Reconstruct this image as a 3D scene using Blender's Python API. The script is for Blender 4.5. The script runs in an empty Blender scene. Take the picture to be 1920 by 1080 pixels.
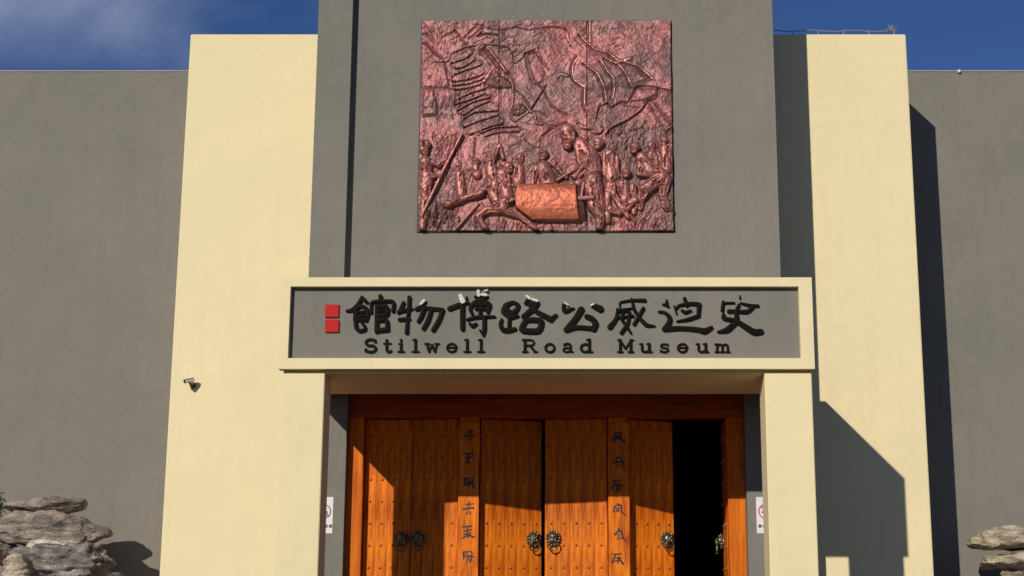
import bpy, bmesh, math, random
import numpy as np
from mathutils import Vector, noise as mn

S = bpy.context.scene
COL = S.collection
EYE = 1.6
F, PITCH, CX = 2967.8, 0.22973, 1061.0          # focal length and principal column in photo pixels (1920 wide)

# ------------------------------------------------------------------ camera
cam = bpy.data.cameras.new('camera')
cam.sensor_width = 36.0
cam.lens = F/1920*36
cam.shift_x = (960-CX)/1920
cam.clip_end = 20000
co = bpy.data.objects.new('camera', cam); COL.objects.link(co)
co.location = (0, 0, EYE); co.rotation_euler = (math.pi/2+PITCH, 0, 0)
S.camera = co

# ------------------------------------------------------------------ sun, sky, exposure
KX, KZ = .451, .461                              # metres the light moves right / down per metre into the scene
SUN_EL = math.atan2(KZ, math.hypot(1, KX)); SUN_ROT = math.atan2(-KX, -1)
sl = bpy.data.lights.new('sun', 'SUN'); sl.energy = 5.0; sl.angle = math.radians(.5); sl.color = (1, .94, .81)
so = bpy.data.objects.new('sun', sl); COL.objects.link(so)
so.rotation_euler = Vector((KX, 1, -KZ)).to_track_quat('-Z', 'Y').to_euler()
so.location = (-10, -20, 25)
w = bpy.data.worlds.new('World'); S.world = w; w.use_nodes = True
nt = w.node_tree; nt.nodes.clear()
N = nt.nodes.new; Lk = nt.links.new
wo = N('ShaderNodeOutputWorld'); bg = N('ShaderNodeBackground'); bg.inputs['Strength'].default_value = .05
sky = N('ShaderNodeTexSky'); sky.sky_type = 'NISHITA'; sky.sun_disc = False
sky.sun_elevation = SUN_EL; sky.sun_rotation = SUN_ROT
sky.altitude = 2200; sky.air_density = 1.0; sky.dust_density = .0; sky.ozone_density = 3.0
tc = N('ShaderNodeTexCoord'); mp = N('ShaderNodeMapping'); mp.inputs['Scale'].default_value = (1.0, 1.0, 2.0)
mp.inputs['Location'].default_value = (0.3, 2.4, 5.0)
n1 = N('ShaderNodeTexNoise'); n1.inputs['Scale'].default_value = 5.0; n1.inputs['Detail'].default_value = 5; n1.inputs['Distortion'].default_value = .5
n2 = N('ShaderNodeTexNoise'); n2.inputs['Scale'].default_value = 1.7; n2.inputs['Detail'].default_value = 2
r1 = N('ShaderNodeMapRange'); r1.inputs[1].default_value = .40; r1.inputs[2].default_value = .66
r2 = N('ShaderNodeMapRange'); r2.inputs[1].default_value = .50; r2.inputs[2].default_value = .62
hs = N('ShaderNodeHueSaturation'); hs.inputs['Saturation'].default_value = 1.18; hs.inputs['Value'].default_value = 1.85; hs.inputs['Hue'].default_value = .515
mu = N('ShaderNodeMath'); mu.operation = 'MULTIPLY'
mx = N('ShaderNodeMix'); mx.data_type = 'RGBA'; mx.inputs[7].default_value = (9.5, 11.0, 15.5, 1)
Lk(tc.outputs['Generated'], mp.inputs[0]); Lk(mp.outputs[0], n1.inputs['Vector']); Lk(mp.outputs[0], n2.inputs['Vector'])
Lk(n1.outputs[0], r1.inputs[0]); Lk(n2.outputs[0], r2.inputs[0]); Lk(r1.outputs[0], mu.inputs[0]); Lk(r2.outputs[0], mu.inputs[1])
Lk(mu.outputs[0], mx.inputs[0]); Lk(sky.outputs[0], hs.inputs['Color']); Lk(hs.outputs[0], mx.inputs[6]); Lk(mx.outputs[2], bg.inputs[0]); Lk(bg.outputs[0], wo.inputs[0])
S.view_settings.view_transform = 'Standard'; S.view_settings.look = 'None'
S.view_settings.exposure = -.58; S.view_settings.gamma = 1; S.view_settings.use_curve_mapping = False

# ------------------------------------------------------------------ depth planes, metres from the camera
D = 18.6; TW = 21.196; BL = 22.852; WG = 24.716; BACK = 31.0
FLOOR = 1.75
CP, SP = math.cos(PITCH), math.sin(PITCH)
def at(u, v, Y):
    """point of the plane Y that photo pixel (u, v) shows"""
    a = (u-CX)/F; b = (540-v)/F
    k = Y/(CP-b*SP)
    return Vector((a*k, Y, (SP+b*CP)*k+EYE))

# ------------------------------------------------------------------ helpers
def tag(o, label=None, cat=None, group=None, kind=None):
    if label: o['label'] = label
    if cat: o['category'] = cat
    if group: o['group'] = group
    if kind: o['kind'] = kind
    return o
def empty(name, loc=(0, 0, 0)):
    o = bpy.data.objects.new(name, None); COL.objects.link(o); o.location = loc; o.empty_display_size = .3
    return o
def obj(name, bm, m, parent=None, smooth=False, world=True):
    """link a bmesh given in world coordinates (kept so under a parent that is only moved)"""
    me = bpy.data.meshes.new(name)
    if smooth:
        for f in bm.faces: f.smooth = True
    bm.to_mesh(me); bm.free(); me.materials.append(m)
    o = bpy.data.objects.new(name, me); COL.objects.link(o)
    if parent:
        o.parent = parent
        if world and parent.type == 'EMPTY': o.location = -parent.location
    return o
def box(bm, x0, x1, y0, y1, z0, z1, bev=0):
    vs = [bm.verts.new((x, y, z)) for z in (z0, z1) for y in (y0, y1) for x in (x0, x1)]
    fs = [bm.faces.new([vs[i] for i in q]) for q in ((0, 2, 3, 1), (4, 5, 7, 6), (0, 1, 5, 4), (1, 3, 7, 5), (3, 2, 6, 7), (2, 0, 4, 6))]
    if bev:
        es = list({e for f in fs for e in f.edges})
        bmesh.ops.bevel(bm, geom=es, offset=bev, segments=2, affect='EDGES')
    return bm
def boxes(*bs, bev=0):
    bm = bmesh.new()
    for b in bs: box(bm, *b, bev=bev)
    return bm
def tube(bm, pts, rad, seg=8, closed=False, caps=True):
    pts = [Vector(p) for p in pts]; n = len(pts); rings = []
    rads = rad if isinstance(rad, (list, tuple)) else [rad]*n
    for i, p in enumerate(pts):
        a = pts[(i-1) % n] if (i or closed) else p; b = pts[(i+1) % n] if (i < n-1 or closed) else p
        t = (b-a).normalized(); up = Vector((0, 0, 1)) if abs(t.z) < .9 else Vector((1, 0, 0))
        x = t.cross(up).normalized(); y = t.cross(x)
        rings.append([bm.verts.new(p+(x*math.cos(k*2*math.pi/seg)+y*math.sin(k*2*math.pi/seg))*rads[i]) for k in range(seg)])
    for i in range(n if closed else n-1):
        A, B = rings[i], rings[(i+1) % n]
        for k in range(seg): bm.faces.new((A[k], A[(k+1) % seg], B[(k+1) % seg], B[k]))
    if caps and not closed: bm.faces.new(rings[0][::-1]); bm.faces.new(rings[-1])
    return bm
def ball(bm, c, r, sx=1, sy=1, sz=1, seg=8):
    q = bmesh.ops.create_uvsphere(bm, u_segments=seg, v_segments=max(4, seg//2+1), radius=r)
    for v in q['verts']: v.co = Vector((v.co.x*sx, v.co.y*sy, v.co.z*sz))+Vector(c)

def mat(name, base, rough=.8, metal=0, var=0, vscale=1.5, tint=None, bump=0, bscale=60, bdist=.01, spec=.5, stretch=(1, 1, 1), rnd=0, coat=0, fine=0, grime=None, wavy=0):
    m = bpy.data.materials.new(name); m.use_nodes = True
    t = m.node_tree; p = t.nodes['Principled BSDF']; nn = t.nodes.new; ll = t.links.new
    p.inputs['Base Color'].default_value = (*base, 1); p.inputs['Roughness'].default_value = rough
    p.inputs['Metallic'].default_value = metal; p.inputs['Specular IOR Level'].default_value = spec
    p.inputs['Coat Weight'].default_value = coat; p.inputs['Coat Roughness'].default_value = .15
    c = nn('ShaderNodeTexCoord'); mpp = nn('ShaderNodeMapping'); mpp.inputs['Scale'].default_value = stretch
    ll(c.outputs['Object'], mpp.inputs[0])
    col = None
    if var or tint:
        a = nn('ShaderNodeTexNoise'); a.inputs['Scale'].default_value = vscale; a.inputs['Detail'].default_value = 6; a.inputs['Roughness'].default_value = .6
        ll(mpp.outputs[0], a.inputs['Vector'])
        r = nn('ShaderNodeMapRange'); r.inputs[1].default_value = .3; r.inputs[2].default_value = .7
        ll(a.outputs[0], r.inputs[0])
        x = nn('ShaderNodeMix'); x.data_type = 'RGBA'
        tt = tint or base
        x.inputs[6].default_value = (*[min(1, q*(1+var)) for q in base], 1); x.inputs[7].default_value = (*[q*(1-var) for q in tt], 1)
        ll(r.outputs[0], x.inputs[0]); col = x.outputs[2]
    if fine:
        a = nn('ShaderNodeTexNoise'); a.inputs['Scale'].default_value = vscale*14; a.inputs['Detail'].default_value = 4
        ll(mpp.outputs[0], a.inputs['Vector'])
        h = nn('ShaderNodeHueSaturation'); r = nn('ShaderNodeMapRange'); r.inputs[1].default_value = .3; r.inputs[2].default_value = .7
        r.inputs[3].default_value = 1-fine; r.inputs[4].default_value = 1+fine
        ll(a.outputs[0], r.inputs[0]); ll(r.outputs[0], h.inputs['Value'])
        if col: ll(col, h.inputs['Color'])
        else: h.inputs['Color'].default_value = (*base, 1)
        col = h.outputs[0]
    if grime:                                   # rain streaks and dust: (colour, amount)
        m2 = nn('ShaderNodeMapping'); m2.inputs['Scale'].default_value = (2.2, 2.2, .16); ll(c.outputs['Object'], m2.inputs[0])
        a = nn('ShaderNodeTexNoise'); a.inputs['Scale'].default_value = 3; a.inputs['Detail'].default_value = 7; a.inputs['Roughness'].default_value = .7
        ll(m2.outputs[0], a.inputs['Vector'])
        r = nn('ShaderNodeMapRange'); r.inputs[1].default_value = .5; r.inputs[2].default_value = .8; r.inputs[4].default_value = grime[1]
        ll(a.outputs[0], r.inputs[0])
        x = nn('ShaderNodeMix'); x.data_type = 'RGBA'; x.inputs[7].default_value = (*grime[0], 1)
        ll(r.outputs[0], x.inputs[0])
        if col: ll(col, x.inputs[6])
        else: x.inputs[6].default_value = (*base, 1)
        col = x.outputs[2]
    if rnd:
        oi = nn('ShaderNodeObjectInfo'); r = nn('ShaderNodeMapRange'); r.inputs[3].default_value = 1-rnd; r.inputs[4].default_value = 1+rnd
        ll(oi.outputs['Random'], r.inputs[0]); h = nn('ShaderNodeHueSaturation'); ll(r.outputs[0], h.inputs['Value'])
        if col: ll(col, h.inputs['Color'])
        else: h.inputs['Color'].default_value = (*base, 1)
        col = h.outputs[0]
    if col: ll(col, p.inputs['Base Color'])
    if bump:
        b = nn('ShaderNodeTexNoise'); b.inputs['Scale'].default_value = bscale; b.inputs['Detail'].default_value = 6
        ll(mpp.outputs[0], b.inputs['Vector'])
        u = nn('ShaderNodeBump'); u.inputs['Strength'].default_value = bump; u.inputs['Distance'].default_value = bdist
        ll(b.outputs[0], u.inputs['Height']); ll(u.outputs[0], p.inputs['Normal'])
        if wavy:                                # trowelled plaster is never dead flat
            b2 = nn('ShaderNodeTexNoise'); b2.inputs['Scale'].default_value = 1.6; b2.inputs['Detail'].default_value = 3
            ll(c.outputs['Object'], b2.inputs['Vector']); u2 = nn('ShaderNodeBump'); u2.inputs['Strength'].default_value = 1; u2.inputs['Distance'].default_value = wavy
            ll(b2.outputs[0], u2.inputs['Height']); ll(u2.outputs[0], u.inputs['Normal'])
    return m

M = {}
M['grey'] = mat('grey_render', (.222, .198, .174), .9, var=.06, vscale=.5, tint=(.206, .198, .172), bump=.35, bscale=90, bdist=.006, spec=.2, fine=.03, grime=((.17, .148, .13), .38), wavy=.035)
M['cream'] = mat('cream_render', (.83, .70, .425), .9, var=.025, vscale=.5, tint=(.82, .70, .44), bump=.3, bscale=90, bdist=.006, spec=.2, fine=.012, grime=((.64, .52, .31), .2), wavy=.02)
M['coping'] = mat('pale_coping', (.33, .30, .26), .8, var=.1, vscale=3)
M['paving'] = mat('stone_paving', (.045, .038, .03), .9, var=.1, vscale=1.2, bump=.2, bscale=30, fine=.08)
M['ground'] = mat('asphalt_ground', (.05, .046, .04), .95, var=.15, vscale=.4, bump=.2, bscale=30, fine=.1)
M['wood'] = mat('varnished_orange_wood', (.80, .215, .010), .5, var=.12, vscale=2.2, tint=(.40, .060, .005), bump=.2, bscale=14, bdist=.004, spec=.12, stretch=(7, 7, 1.1), rnd=.13, fine=.10)
M['wood_edge'] = mat('orange_wood_frame', (.72, .18, .010), .5, var=.15, vscale=2.0, tint=(.48, .090, .007), bump=.25, bscale=14, bdist=.004, spec=.12, stretch=(9, 9, .7), rnd=.08)
M['beam'] = mat('dark_red_beam', (.42, .085, .018), .55, var=.2, vscale=2.0, tint=(.32, .055, .012), bump=.2, bscale=14, bdist=.004, spec=.12, stretch=(.7, 9, 9))
M['studs'] = mat('copper_studs', (.50, .16, .05), .3, metal=.6, var=.1)
M['ink'] = mat('black_ink', (.022, .009, .006), .5)
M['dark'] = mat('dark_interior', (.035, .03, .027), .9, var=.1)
M['black'] = mat('black_enamel', (.006, .005, .003), .6, bump=.2, bscale=40, bdist=.003, spec=.08)
M['glare'] = mat('painted_glare_white', (.62, .62, .58), .6, var=.15, vscale=30, bump=.5, bscale=60)  # off-white colour standing in for sun glare on the black characters
M['red'] = mat('red_tile', (.50, .014, .014), .6, var=.12, vscale=12, bump=.3, bscale=50, spec=.15)
M['bronze'] = mat('aged_bronze', (.30, .25, .15), .34, metal=.85, var=.3, vscale=20, tint=(.12, .12, .08), bump=.6, bscale=45, bdist=.006)
M['paper'] = mat('white_poster', (.78, .72, .76), .6)
M['posterred'] = mat('poster_red', (.55, .03, .12), .6)
M['postergrey'] = mat('poster_grey', (.10, .07, .09), .6)
M['white'] = mat('white_plastic', (.72, .70, .66), .4)
M['lens'] = mat('black_glass', (.01, .01, .01), .1)
M['bracket'] = mat('brown_metal', (.10, .075, .045), .5)
M['cable'] = mat('pale_cable', (.30, .27, .26), .5)
M['frame'] = mat('dark_bronze_frame', (.05, .028, .022), .5, metal=.5)
M['leaf'] = mat('dark_leaf', (.035, .05, .022), .6, var=.3, vscale=8)
def stone(name, a, b, c):
    m = mat(name, a, .92, var=.32, vscale=3.4, tint=b, bump=.9, bscale=16, bdist=.03, spec=.2, stretch=(1, 1, 2.0), fine=.48)
    return m
M['stone1'] = stone('grey_brown_stone', (.34, .275, .225), (.13, .11, .10), 0)
M['stone2'] = stone('pale_stone', (.46, .39, .29), (.26, .21, .15), 0)
M['stone4'] = stone('white_stone', (.62, .57, .48), (.45, .40, .33), 0)
M['stone3'] = stone('dark_mottled_stone', (.31, .275, .25), (.07, .06, .06), 0)

# ------------------------------------------------------------------ the setting: ground, terrace, steps
def sheet(name, x0, x1, y0, y1, z, m):
    bm = bmesh.new(); bm.faces.new([bm.verts.new(p) for p in ((x0, y0, z), (x1, y0, z), (x1, y1, z), (x0, y1, z))])
    return tag(obj(name, bm, m), kind='structure')
sheet('ground', -3000, 3000, -3000, 3000, 0, M['ground'])
tag(obj('terrace', boxes((-20, 20, 13.0, BACK, .004, FLOOR)), M['paving']), kind='structure')
bm = bmesh.new()
for i in range(10):
    box(bm, -9, 9, 13.0-.33*(i+1), 13.0-.33*i, .004, FLOOR-.16*(i+1))
tag(obj('steps', bm, M['paving']), kind='structure')

# ------------------------------------------------------------------ the museum building
XT0, XT1 = -3.52, 2.96                           # tower
XB0, XB1 = -5.78, 5.234                          # outer faces of the cream blocks
OX0, OX1, OZ = -2.952, 2.415, EYE+3.50           # door opening in the tower front
ZB, ZW = EYE+9.36, EYE+9.46
bld = empty('museum_building', (0, TW, FLOOR))
tag(bld, 'museum building of grey walls with two tall cream blocks beside a central grey tower', 'building')
obj('wing_wall', boxes((-18, XB0, WG, BACK, FLOOR, ZW)), M['grey'], bld)
obj('wing_wall', boxes((XB1, 18, WG, BACK, FLOOR, ZW)), M['grey'], bld)
obj('cream_block', boxes((XB0, XT0, BL, BACK-.01, FLOOR, ZB), bev=.012), M['cream'], bld)
obj('cream_block', boxes((XT1, XB1, BL, BACK-.01, FLOOR, ZB), bev=.012), M['cream'], bld)
obj('coping', boxes((-18, XB0-.002, WG-.012, WG+.30, ZW, ZW+.022)), M['coping'], bld)
obj('coping', boxes((XB1+.002, 18, WG-.012, WG+.30, ZW, ZW+.022)), M['coping'], bld)
RX0, RX1, RZ0, RZ1 = -2.069, 1.510, EYE+5.742, EYE+8.886       # niche of the relief
bm = boxes((XT0, OX0, TW, BACK+.02, FLOOR, OZ), (OX1, XT1, TW, BACK+.02, FLOOR, OZ),
           (XT0, XT1, TW, BACK+.02, OZ, RZ0), (XT0, RX0, TW, TW+.5, RZ0, RZ1), (RX1, XT1, TW, TW+.5, RZ0, RZ1),
           (XT0, XT1, TW+.5, BACK+.02, RZ0, RZ1), (XT0, XT1, TW, BACK+.02, RZ1, 14.0))
obj('tower', bm, M['grey'], bld)
obj('pilaster_strip', boxes((XT0, -3.036, TW-.15, TW, EYE+4.484, 14.0)), M['grey'], bld)
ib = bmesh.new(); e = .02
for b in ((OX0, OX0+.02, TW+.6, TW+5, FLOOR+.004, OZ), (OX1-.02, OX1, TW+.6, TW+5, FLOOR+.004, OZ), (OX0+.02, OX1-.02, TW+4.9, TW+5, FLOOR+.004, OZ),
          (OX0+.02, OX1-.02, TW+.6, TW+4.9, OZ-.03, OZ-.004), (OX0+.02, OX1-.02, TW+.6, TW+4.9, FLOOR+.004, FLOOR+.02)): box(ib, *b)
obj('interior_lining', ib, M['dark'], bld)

# ------------------------------------------------------------------ entrance portico with the name board
PX0, PX1 = -3.43, 2.97
por = empty('entrance_portico', (0, D, FLOOR))
tag(por, 'cream square portico on two pillars carrying the framed museum name board over the doors', 'portico')
for a, b in ((-3.39, -2.886), (2.377, 2.94)):
    obj('pillar', boxes((a, b, D+.08, D+.60, FLOOR, EYE+3.325), bev=.008), M['cream'], por)
bx0, bx1, bz0, bz1 = -3.322, 2.809, EYE+3.490, EYE+4.370
Zb, Zt = EYE+3.360, EYE+4.482
obj('board_frame', boxes((PX0, PX1, D, D+.14, bz1, Zt), (PX0, PX1, D, D+.14, Zb, bz0), (PX0, bx0, D, D+.14, bz0, bz1), (bx1, PX1, D, D+.14, bz0, bz1)), M['cream'], por)
PY = D+.085
obj('name_panel', boxes((bx0, bx1, PY, D+.14, bz0, bz1)), M['grey'], por)
obj('front_lintel', boxes((-3.39, 2.94, D+.14, D+1.634, EYE+3.325, EYE+4.40)), M['cream'], por)
obj('side_beam', boxes((-3.39, -3.17, D+1.634, TW-.001, EYE+3.41, EYE+4.40)), M['cream'], por)
obj('side_beam', boxes((2.72, 2.94, D+1.634, TW-.001, EYE+3.41, EYE+4.40)), M['cream'], por)
obj('roof_slab', boxes((PX0, PX1, D+.14, TW-.151, EYE+4.40, Zt)), M['cream'], por)

# ---- brush strokes: chiselled ribbons, a ridge along the middle
def spline(pts, rad, n=5):
    if len(pts) < 3: n = 3
    P = [np.array(p, float) for p in pts]; out = []; ro = []
    for i in range(len(P)-1):
        a = P[max(i-1, 0)]; b = P[i]; c = P[i+1]; d = P[min(i+2, len(P)-1)]
        for k in range(n):
            t = k/n
            cr = .5*((2*b)+(-a+c)*t+(2*a-5*b+4*c-d)*t*t+(-a+3*b-3*c+d)*t**3)
            ln = b+(c-b)*t
            out.append(.7*cr+.3*ln); ro.append(rad[i]+(rad[i+1]-rad[i])*t)
    out.append(P[-1]); ro.append(rad[-1])
    return out, ro
def stroke(bm, pts, rad, y0, thick, ridge, smooth=True, caps=4):
    """pts (x,z) in metres, front edge at y0 - thick, back at y0, ridge proud of the front"""
    if smooth: P, R = spline(pts, rad)
    else: P, R = [np.array(p, float) for p in pts], list(rad)
    n = len(P); Lp = []; Rp = []; Cp = []
    T = [P[min(i+1, n-1)]-P[max(i-1, 0)] for i in range(n)]
    T = [t/max(1e-9, np.hypot(*t)) for t in T]
    seq = []
    for k in range(caps, 0, -1):
        a = k/caps*math.pi/2*.92; seq.append((P[0]-T[0]*R[0]*math.sin(a), T[0], R[0]*math.cos(a)))
    for i in range(n): seq.append((P[i], T[i], R[i]))
    for k in range(1, caps+1):
        a = k/caps*math.pi/2*.92; seq.append((P[-1]+T[-1]*R[-1]*math.sin(a), T[-1], R[-1]*math.cos(a)))
    rows = []
    for p, t, r in seq:
        nx = np.array((-t[1], t[0])); a = p+nx*r; b = p-nx*r
        rows.append([bm.verts.new((q[0], yy, q[1])) for q, yy in ((a, y0), (a, y0-thick), (p, y0-thick-ridge*min(1, r/max(R))), (b, y0-thick), (b, y0))])
    for A, B in zip(rows, rows[1:]):
        for k in range(4): bm.faces.new((A[k], A[k+1], B[k+1], B[k]))
    for A in (rows[0], rows[-1]): bm.faces.new(A)

# ---- large characters, traced stroke by stroke; each: (tile origin u,v, tile scale, strokes [(points, radii)])
S1 = (640, 540, 7.385); S2 = (830, 540, 7.713); S3 = (1030, 540, 7.713); S4 = (1220, 540, 7.713)
CH = [
 (S1, [([(75,315),(150,300),(230,225),(285,125)],[16,24,26,20]), ([(285,125),(320,165),(350,195)],[18,24,22]), ([(190,290),(185,440)],[22,22]),
       ([(205,285),(270,245),(345,285),(365,350),(340,445)],[20,22,26,26,24]), ([(205,340),(330,325)],[18,18]), ([(205,395),(330,385)],[20,20]), ([(190,440),(335,440)],[20,18]),
       ([(190,440),(205,550),(255,590),(325,575)],[22,26,24,18]), ([(285,480),(330,545)],[20,18]),
       ([(540,110),(540,165)],[24,26]), ([(412,340),(418,200),(540,182),(715,188),(712,315)],[14,18,20,22,22]), ([(492,250),(485,600)],[26,26]),
       ([(500,258),(625,255),(630,365),(500,375)],[22,24,24,22]), ([(520,320),(600,310)],[14,14]), ([(500,445),(620,440),(635,560)],[26,26,26]), ([(490,585),(635,572)],[28,28])], []),
 (S1, [([(860,200),(830,275),(790,340)],[22,26,20]), ([(790,330),(900,300),(975,285)],[22,22,18]), ([(940,130),(932,300),(915,430),(903,615)],[26,22,20,26]), ([(805,435),(940,425)],[24,20]),
       ([(1160,190),(1100,255),(1040,290)],[18,24,26]), ([(1060,280),(1130,270),(1400,300)],[24,22,26]), ([(1140,300),(1105,390),(1065,460)],[26,26,22]),
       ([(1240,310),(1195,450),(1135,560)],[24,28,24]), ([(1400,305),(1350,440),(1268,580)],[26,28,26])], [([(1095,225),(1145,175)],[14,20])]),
 (S2, [([(100,295),(230,245),(370,210)],[34,32,18]), ([(345,130),(345,155)],[12,14]), ([(285,240),(283,420),(285,590)],[34,32,30]), ([(470,125),(555,150),(640,130)],[16,16,18]),
       ([(545,100),(540,380)],[16,24]), ([(425,375),(395,290),(460,205),(560,180),(675,235),(650,345)],[18,24,26,26,30,22]), ([(470,240),(620,240)],[18,18]), ([(480,300),(620,300)],[18,18]),
       ([(350,455),(480,420),(750,410)],[14,22,14]), ([(390,515),(430,545),(485,515)],[16,26,14]), ([(600,430),(598,600),(585,685)],[26,28,12]), ([(540,610),(575,665)],[12,14])],
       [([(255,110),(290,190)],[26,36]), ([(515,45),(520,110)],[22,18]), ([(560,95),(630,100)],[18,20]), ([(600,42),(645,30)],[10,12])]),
 (S2, [([(1000,205),(915,250),(880,340),(945,385),(1050,330),(1095,250),(1020,205)],[22,36,36,34,32,26,24]), ([(910,300),(960,330)],[34,30]), ([(950,420),(1010,420),(1085,400)],[24,26,18]), ([(965,430),(957,590)],[22,24]),
       ([(852,455),(835,530),(870,600),(950,612),(1045,590)],[18,26,32,32,24]), ([(1235,165),(1205,215)],[22,28]), ([(1255,250),(1310,220),(1370,215)],[22,22,24]), ([(1375,215),(1300,300),(1165,410)],[26,38,30]),
       ([(1285,295),(1400,365),(1560,450)],[26,32,38]), ([(1560,450),(1640,390)],[34,18]), ([(1200,465),(1155,540),(1150,610),(1380,615),(1425,480),(1310,455),(1200,465)],[30,34,36,38,36,32,30])],
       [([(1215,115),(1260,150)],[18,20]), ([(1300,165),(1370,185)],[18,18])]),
 (S3, [([(205,245),(225,330),(355,290)],[22,36,10]), ([(645,260),(735,300)],[36,48]), ([(460,310),(380,440),(245,600)],[44,40,38]), ([(245,605),(400,565),(640,585)],[34,28,30]),
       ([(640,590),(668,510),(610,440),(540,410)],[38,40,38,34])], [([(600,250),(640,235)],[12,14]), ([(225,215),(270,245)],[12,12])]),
 (S3, [([(1020,270),(1025,205),(1190,175),(1380,175)],[8,10,16,24]), ([(1005,312),(1210,290)],[8,12]), ([(985,300),(965,440),(875,560)],[16,24,36]),
       ([(1190,150),(1225,300),(1300,420),(1400,530),(1530,547)],[12,20,24,28,6]), ([(1358,290),(1290,410),(1225,520)],[22,22,22]), ([(1070,325),(1045,440),(1110,540),(1180,650)],[12,20,22,12]),
       ([(1160,340),(1135,500),(1040,645)],[14,22,22]), ([(1000,425),(1210,400)],[16,16]), ([(1020,352),(1150,332)],[8,8])], []),
 (S4, [([(232,170),(232,240),(262,270)],[10,26,10]), ([(180,235),(230,240)],[12,16]), ([(120,340),(200,352),(275,425),(265,500),(205,590)],[14,18,30,34,36]),
       ([(200,590),(450,580),(680,600),(780,620),(880,568)],[36,28,32,40,22]), ([(340,255),(375,370)],[8,8]), ([(370,290),(420,245),(600,222),(705,238)],[14,16,24,28]), ([(700,240),(690,400)],[28,24]),
       ([(690,400),(540,450),(380,480)],[22,22,8]), ([(490,150),(520,250)],[22,22]), ([(455,325),(500,350),(580,322)],[18,18,12])], []),
 (S4, [([(1050,200),(1035,320)],[20,22]), ([(1050,215),(1210,210)],[12,10]), ([(1300,215),(1440,250),(1555,255)],[10,20,18]), ([(1292,110),(1292,150)],[7,7]),
       ([(1135,335),(1200,332),(1390,340),(1475,275)],[28,20,26,22]), ([(1055,380),(1060,435),(1200,462)],[20,28,26]), ([(1275,245),(1240,330),(1238,470),(1110,600),(975,632)],[18,24,34,38,12]),
       ([(1235,470),(1400,580),(1500,635),(1595,628)],[30,38,42,36])], []),
]
for ci, (tile, strokes, glints) in enumerate(CH):
    ou, ov, sc = tile; bm = bmesh.new()
    for k, (pts, rad) in enumerate(strokes):
        pp = []
        for q in pts:
            p = at(ou+q[0]/sc, ov+q[1]/sc, PY-.03); pp.append((p.x, p.z))
        stroke(bm, pp, [(r+2.5)/sc/153 for r in rad], PY+.002, .030+.0007*k, .004)
    o = obj('character', bm, M['black'], por, smooth=False)
    for pts, rad in glints:  # highlights on the character tops, painted as pale raised strokes
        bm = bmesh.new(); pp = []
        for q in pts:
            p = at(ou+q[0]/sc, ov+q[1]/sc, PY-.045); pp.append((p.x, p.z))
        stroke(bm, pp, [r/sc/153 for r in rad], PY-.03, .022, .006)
        obj('glare_patch', bm, M['glare'], o)

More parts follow.
